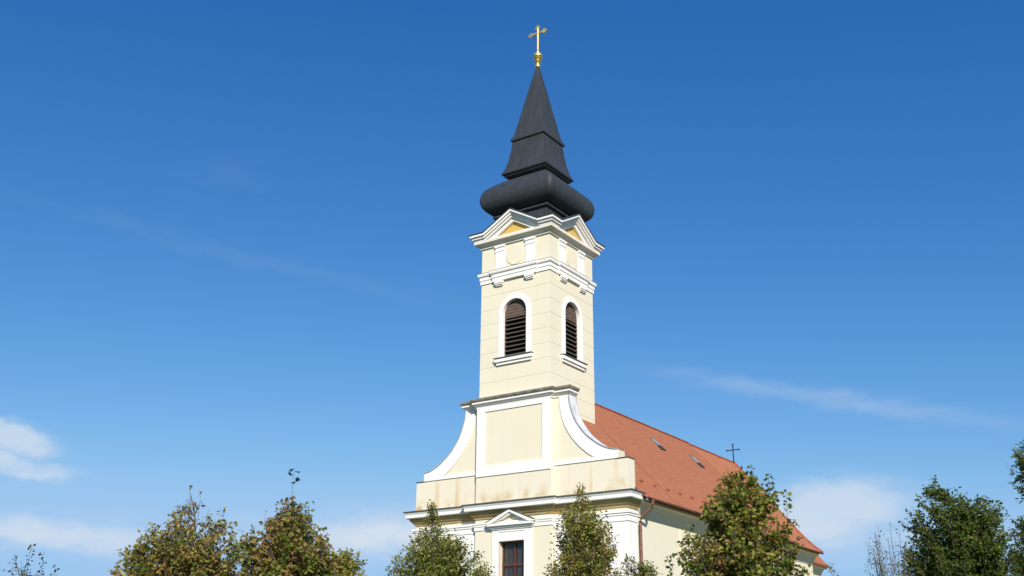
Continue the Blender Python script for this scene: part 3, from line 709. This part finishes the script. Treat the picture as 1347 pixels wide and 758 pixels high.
DENS = 2.2
def tree(name, label, cat, spec, leaf, size, palette, limbs, seed, twig_gap=.14, leaf_gap=.05, twig_len=(.22, .55), per=2, group=None, trunk_r=.11,
         bark='bark', shoots=(), core=.30, thin=0., low=.45, bushy=False, spread=.35):
    bx, by, rx, ry, prof = spec
    rng = random.Random(seed); root = thing(name, label, cat, (bx, by, 0), group)
    RT = Vector((rx, ry, 0)); FT = Vector((-ry, rx, 0))
    zt = prof[0][0]; zl, cl, cr_ = prof[-1]; zbot = zl*low
    P = [(z, (a+b)/2, (b-a)/2) for z, a, b in prof] + [((zl+zbot)/2, (cl+cr_)/4, (cr_-cl)*.45), (zbot, 0, (cr_-cl)*.22)]
    P.sort()
    def env(z):
        if z <= P[0][0]: return P[0][1], P[0][2]*.5
        if z >= P[-1][0]: return P[-1][1], P[-1][2]
        for (z0, c0, w0), (z1, c1, w1) in zip(P, P[1:]):
            if z0 <= z <= z1:
                t = (z-z0)/(z1-z0); return c0+(c1-c0)*t, w0+(w1-w0)*t
    def inside(p, tol=1.0):
        c, w = env(p.z); d = p-FT*0; a, b = p.dot(RT)-c, p.dot(FT)
        return (a/(w*tol+.06))**2 + (b/(w*.95*tol+.03))**2 <= 1 and p.z <= zt+.05
    wood = MB()
    # trunk follows the crown's centre line
    zs = [0, .6, zbot] + [zbot+(zt-zbot)*k/8 for k in range(1, 9)]
    tp = []
    for z in zs:
        c, w = env(z); f = max(0, min(1, (z-zbot)/(zt-zbot))); tp.append(RT*(c*f)+Vector((rng.uniform(-.03, .03), rng.uniform(-.03, .03), z)))
    if not bushy:
        wood.tube(tp, [trunk_r*1.25, trunk_r]+[max(trunk_r*(1-(z/zt)**1.1), trunk_r*.12) for z in zs[2:]], 9)
    def trunk_at(z):
        for a, b in zip(tp, tp[1:]):
            if a.z <= z <= b.z: return a+(b-a)*((z-a.z)/max(b.z-a.z, 1e-6))
        return tp[-1].copy()
    LP, LD, LN, LS, LC = [], [], [], [], []
    def leaf_at(p, d, out, tone, big=1.):
        if thin and big == 1. and rng.random() < thin*max(0, (p.z-(zt-2.4))/2.4): return
        nrm = (Vector((0, 0, 1))*rng.uniform(.1, .8) + out*rng.uniform(.1, 1.1) + Vector((rng.gauss(0, .5), rng.gauss(0, .5), rng.gauss(0, .35)))).normalized()
        dd = (d*.5 + out*.4 + Vector((rng.gauss(0, .6), rng.gauss(0, .6), rng.gauss(-.25, .45)))).normalized()
        if abs(dd.dot(nrm)) > .93: nrm = Vector((nrm.y, nrm.z, nrm.x))
        LP.append(p+dd*size*.25); LD.append(dd); LN.append(nrm); LS.append(size*big*rng.uniform(.65, 1.2))
        t = min(1, max(0, tone+rng.gauss(0, spread*.6)))
        k = t*(len(palette)-1); i = min(int(k), len(palette)-2); f = k-i
        b = rng.uniform(.75, 1.25)
        if tone < 0: LC.append([.022, .040, .018]); return
        LC.append([min(.8, (palette[i][j]*(1-f)+palette[i+1][j]*f)*b) for j in range(3)])
    def twig(p, d, ln, tone, r=.006, gap=None):
        q = p+d*ln; tries = 0
        while not inside(q, 1.16) and tries < 4: ln *= .7; q = p+d*ln; tries += 1
        if tries == 4: return
        mid = p+(q-p)*.5+Vector((0, 0, rng.uniform(-.03, .05)))*ln
        wood.tube([p, mid, q], [r, r*.8, r*.4], 3, False)
        out = (Vector((q.x-tp[0].x, q.y-tp[0].y, .3))).normalized()
        n = max(2, int(ln/((gap or leaf_gap)*(.75 if not bushy else 1))))
        for i in range(n):
            f = (i+.7)/n; b = p+(mid-p)*(f*2) if f < .5 else mid+(q-mid)*(f*2-1)
            for _ in range(per):
                side = Vector((rng.gauss(0, 1), rng.gauss(0, 1), rng.gauss(0, .6))).normalized()
                leaf_at(b+side*size*.35, (d+side).normalized(), out, tone)
    zmaxw = max(w for _, _, w in P)
    for i in range(int(limbs*DENS)):
        for _ in range(60):
            z = zbot+(zt-zbot)*rng.random()**.85
            c, w = env(z)
            if rng.random() < (w/zmaxw)**.9+.12: break
        th = 2*math.pi*rng.random(); rad = w*(core+(1-core)*math.sqrt(rng.random()))*1.0
        tgt = RT*(c+rad*math.cos(th))+FT*(rad*math.sin(th)*.95)+Vector((0, 0, z))
        z0 = max(zbot*.75, z-rad*rng.uniform(.7, 1.5)-.15)
        s0 = Vector((rng.uniform(-.1, .1), rng.uniform(-.1, .1), 0)) if bushy else trunk_at(z0)
        cp = s0.lerp(tgt, .55)+Vector((0, 0, -.12*rad)) + (tgt-s0).cross(Vector((0, 0, 1)))*rng.uniform(-.12, .12)
        pts = [s0*(1-t)**2+cp*2*t*(1-t)+tgt*t*t for t in [k/6 for k in range(7)]]
        L = (tgt-s0).length; r0 = min(.012+.012*L, trunk_r*.5)
        wood.tube(pts, [r0*(1-.8*k/6) for k in range(7)], 5, False)
        tone = min(1, max(0, rng.gauss(.42, spread)+.25*((z-zbot)/(zt-zbot)-.5)))
        nt = max(3, int(L*.75/(twig_gap*(.75 if not bushy else 1))))
        for k in range(nt):
            t = .25+.75*(k+rng.random()*.6)/nt; t = min(t, 1)
            p = s0*(1-t)**2+cp*2*t*(1-t)+tgt*t*t
            d0 = (pts[-1]-pts[-2]).normalized()
            d = (d0*.6+Vector((rng.gauss(0, .7), rng.gauss(0, .7), rng.gauss(.3, .5)))).normalized()
            twig(p, d, rng.uniform(*twig_len), max(0, tone+rng.gauss(0, .1)))
    for (du, z0, z1, n, tone) in shoots:       # long single shoots sticking out of the crown
        c, w = env(min(z0, zt)); p = RT*(c+du)+FT*rng.uniform(-.15, .15); p.z = z0-.5
        q = p+Vector((rng.uniform(-.06, .06), rng.uniform(-.06, .06), z1-z0+.5))
        wood.tube([p, p.lerp(q, .5), q], [.012, .008, .004], 4, False)
        n = n*3 if n > 5 else n
        for i in range(n):
            b = q.lerp(p, ((i+.3)/n)**1.3 if n > 5 else .07*i/max(z1-z0, .3)+.02)
            sd = Vector((rng.gauss(0, 1), rng.gauss(0, 1), .2)).normalized(); leaf_at(b+sd*size*.4, sd, sd, tone, (1.6 if tone < 0 else 1.3) if n <= 5 else 1.01)
    print(label[:40], len(LP))
    wood.build('trunk', M[bark], root, True, 0, 60)
    crown_mesh('crown', np.array(LP), np.array(LD), np.array(LN), np.array(LS), np.array(LC), leaf, root, seed)
    return len(LP)

G1, G2, G3, G4 = (.10, .145, .02), (.175, .22, .03), (.28, .305, .055), (.38, .36, .085)
YL, OR, BR, RD = (.44, .34, .08), (.40, .25, .08), (.29, .18, .075), (.25, .11, .055)
T = {}
T['T1'] = (8.29, -35.33, 0.515, 0.857, [(4.69, -0.03, 0.27), (4.5, -0.31, 0.75), (4.16, -0.89, 1.14), (3.48, -1.48, 2.01)])
T['T2'] = (9.24, -30.48, 0.627, 0.779, [(7.04, -0.21, -0.03), (6.77, -0.36, 0.13), (6.41, -0.71, 0.8), (5.95, -1.3, 1.55), (5.5, -1.75, 2.0), (5.06, -1.92, 1.94), (4.66, -2.2, 2.09), (3.75, -2.57, 2.63), (2.47, -2.66, 3.01)])
T['T3'] = (12.64, -29.63, 0.693, 0.721, [(6.73, -0.34, 0.19), (6.42, -0.44, 0.34), (6.03, -0.78, 0.72), (5.7, -1.2, 1.05), (5.38, -1.35, 1.25), (4.95, -1.25, 1.33), (4.57, -1.3, 1.44), (3.69, -1.48, 1.69), (2.47, -1.46, 1.92)])
T['T3b'] = (10.31, -24.9, 0.727, 0.687, [(5.92, -0.25, 0.3), (5.62, -0.65, 0.58), (5.08, -0.9, 0.75), (4.06, -0.96, 1.08), (2.63, -0.97, 1.36)])
T['T4'] = (11.88, -22.21, 0.779, 0.627, [(7.69, -0.12, 0.05), (7.16, -0.23, 0.25), (6.74, -0.53, 0.67), (6.35, -0.86, 1.27), (5.96, -1.19, 1.73), (5.57, -1.38, 2.08), (5.19, -1.57, 2.35), (4.18, -1.88, 2.81), (2.7, -1.95, 3.03)])
T['T5'] = (18.26, -22.63, 0.858, 0.514, [(7.61, -0.05, 0.09), (7.2, -0.35, 0.3), (6.81, -0.59, 0.61), (6.36, -0.77, 0.89), (5.89, -0.91, 1.02), (5.43, -1.01, 1.12), (4.85, -1.13, 1.23), (3.95, -1.32, 1.39), (2.62, -1.41, 1.48)])
T['T6'] = (17.05, -16.43, 0.884, 0.467, [(6.18, -0.5, -0.31), (5.83, -0.7, 0.45), (5.48, -0.88, 0.66), (4.37, -1.23, 1.05), (2.82, -1.32, 1.14)])
T['T7'] = (24.07, -24.16, 0.921, 0.388, [(7.32, -0.1, 0.27), (6.9, -0.33, 0.84), (6.48, -0.77, 1.11), (6.11, -1.0, 1.38), (5.76, -1.22, 1.5), (5.36, -1.45, 1.54), (4.95, -1.67, 1.63), (4.5, -1.86, 1.75), (3.67, -2.18, 1.96), (2.52, -2.39, 2.05)])
T['T8'] = (22.92, -5.54, 0.964, 0.267, [(7.93, -0.46, 0.45), (7.15, -0.78, 0.81), (6.13, -1.19, 0.99), (4.86, -1.53, 1.13)])
T['T9'] = (25.09, -2.95, 0.977, 0.213, [(10.18, -1.0, -0.44), (9.73, -1.18, 0.42), (9.30, -1.43, 1.7), (8.66, -1.78, 2.25), (7.98, -2.08, 2.5), (7.28, -2.21, 2.6), (6.25, -2.46, 2.4), (4.95, -2.82, 2.41)])
T['T10'] = (26.3, 9.48, 0.988, 0.152, [(10.23, -0.78, 1.0), (9.46, -1.15, 1.23), (8.31, -1.8, 1.3), (7.26, -2.3, 1.4), (5.69, -2.6, 1.4)])
T['T11'] = (33.58, -31.93, 0.993, 0.118, [(5.80, -0.45, 0.62), (5.48, -0.92, 0.99), (5.09, -1.08, 1.09), (4.75, -.95, 1.08), (4.52, -.50, 1.0), (4.36, 0.0, 0.8)])
T['T12'] = (21.45, -8.07, 0.951, 0.31, [(6.46, -0.24, -0.0), (5.99, -0.4, 0.1), (4.75, -0.75, 0.19)])

GRP = 'autumn trees planted round the church'
tree('sapling', 'thin sparse young tree with dark blue-green leaves apart from the big yellowing crowns', 'tree', T['T1'], 'oval', .085, [(.03, .055, .02), (.05, .08, .03), (.10, .12, .03)], 26, 11, .2, .085, (.2, .45), 1, GRP, .028,
     shoots=[(.05, 4.5, 5.15, 12, .2), (-.25, 4.3, 4.8, 9, .3), (.45, 4.4, 4.95, 9, .2), (.8, 4.2, 4.6, 7, .1), (-.6, 4.1, 4.5, 7, .4)])
tree('maple_tree', 'broad thinning yellow-brown maple with bare twigs showing at its peak', 'tree', T['T2'], 'maple', .108, [G1, G2, G3, BR, G4, YL, OR, BR], 190, 22, .14, .062, (.2, .5), 1, GRP, .13,
     shoots=[(0, 7.0, 7.35, 3, .6), (.25, 6.8, 7.25, 3, .3), (-.55, 6.3, 6.7, 10, .6), (-1.3, 5.6, 6.15, 14, .5), (-1.7, 5.0, 5.35, 8, .6), (.7, 6.3, 6.65, 9, .6), (1.1, 5.9, 6.3, 9, .6), (1.5, 5.4, 5.8, 7, .7)], spread=.3, thin=.75)
tree('maple_tree', 'bushy green-brown maple with one long bare shoot carrying a few leaves above it', 'tree', T['T3'], 'maple', .115, [G1, G2, G3, BR, OR, BR], 190, 33, .15, .065, (.2, .5), 1, GRP, .12,
     shoots=[(0.0, 6.7, 7.72, 5, -.5), (.45, 6.3, 6.75, 3, .1), (-.75, 5.9, 6.35, 3, .6), (.9, 5.6, 6.0, 6, .3), (-1.0, 5.6, 5.95, 6, .5)], spread=.3, thin=.3)
tree('maple_tree', 'small rounded olive-yellow tree behind the maple with the long bare shoot', 'tree', T['T3b'], 'maple', .105, [G2, G3, G4, YL], 150, 44, .15, .07, (.2, .45), 1, GRP, .08, spread=.25)
tree('hornbeam_tree', 'green spire-topped tree in front of the left end of the church cornice', 'tree', T['T4'], 'oval', .092, [G1, G2, G3, G4, (.24, .23, .06)], 230, 55, .115, .05, (.2, .5), 1, GRP, .13,
     shoots=[(0, 7.6, 7.85, 8, .5), (-1.15, 5.9, 6.25, 9, .3), (-1.55, 5.3, 5.75, 10, .2), (1.0, 6.3, 6.6, 8, .5)], spread=.28)
tree('hornbeam_tree', 'narrow upright olive-green tree between the front window and the brown downpipe', 'tree', T['T5'], 'oval', .092, [G1, G2, G3, G4, G4, YL, BR], 205, 66, .13, .055, (.2, .45), 1, GRP, .10,
     shoots=[(0, 7.5, 7.75, 8, .5), (-.75, 6.2, 6.55, 8, .2), (.85, 6.1, 6.45, 8, .4), (-1.0, 5.3, 5.7, 8, .2)], spread=.3)
tree('hornbeam_tree', 'lowest small green tree with two tips at the foot of the brown downpipe', 'tree', T['T6'], 'oval', .10, [G1, G2, G3, (.16, .18, .05)], 100, 77, .13, .06, (.2, .4), 1, GRP, .07,
     shoots=[(.45, 5.7, 6.05, 10, .5)], spread=.25)
tree('maple_tree', 'large maple with russet leaf tips in front of the red nave roof', 'tree', T['T7'], 'maple', .118, [G1, G1, G2, G2, G3, G4, OR, BR], 190, 88, .15, .065, (.2, .5), 1, GRP, .12,
     shoots=[(.35, 7.0, 7.45, 8, .4), (.75, 6.8, 7.2, 9, .0), (1.2, 6.3, 6.7, 8, .3), (-.85, 6.3, 6.55, 7, .7), (-1.35, 5.3, 5.6, 8, .3), (-1.75, 4.7, 5.0, 8, .2)], spread=.32)
tree('bare_shrub', 'nearly bare grey twiggy shrub beside the dark green tree', 'shrub', T['T8'], 'oval', .09, [G2, G1, BR], 60, 99, .30, .17, (.3, .7), 1, None, .06, 'bark_pale',
     shoots=[(-.3, 7.6, 8.2, 5, .6), (.2, 7.7, 8.4, 4, .6), (-.7, 6.9, 7.5, 6, .4), (.5, 7.5, 8.0, 4, .6)], bushy=True)
tree('oak_tree', 'tall dark green leafy tree with a lopsided peak beside the bare shrub', 'tree', T['T9'], 'oval', .14, [(.05, .08, .018), (.07, .11, .02), G1, G1, G2], 190, 111, .17, .07, (.25, .6), 1, None, .18,
     shoots=[(.1, 10.1, 10.5, 12, .1), (.6, 9.6, 9.95, 10, .3), (-.7, 9.0, 9.4, 8, .2), (1.3, 9.0, 9.5, 10, .4)], spread=.25)
tree('oak_tree', 'dark blue-green tree behind the lopsided dark green one', 'tree', T['T10'], 'oval', .14, [(.045, .072, .024), (.07, .11, .02), G1], 110, 122, .17, .075, (.25, .55), 1, None, .15, spread=.2)
tree('willow_tree', 'slender light green tree leaning into the frame with drooping narrow leaves', 'tree', T['T11'], 'narrow', .085, [G1, G2, (.09, .12, .03), (.16, .18, .045)], 95, 133, .11, .042, (.2, .45), 2, None, .07, spread=.3, low=.93)
tree('shrub', 'slight dark leafy twig rising past the low rear roof of the church', 'shrub', T['T12'], 'oval', .11, [G1, G2], 16, 144, .22, .10, (.2, .4), 1, None, .04, spread=.2)
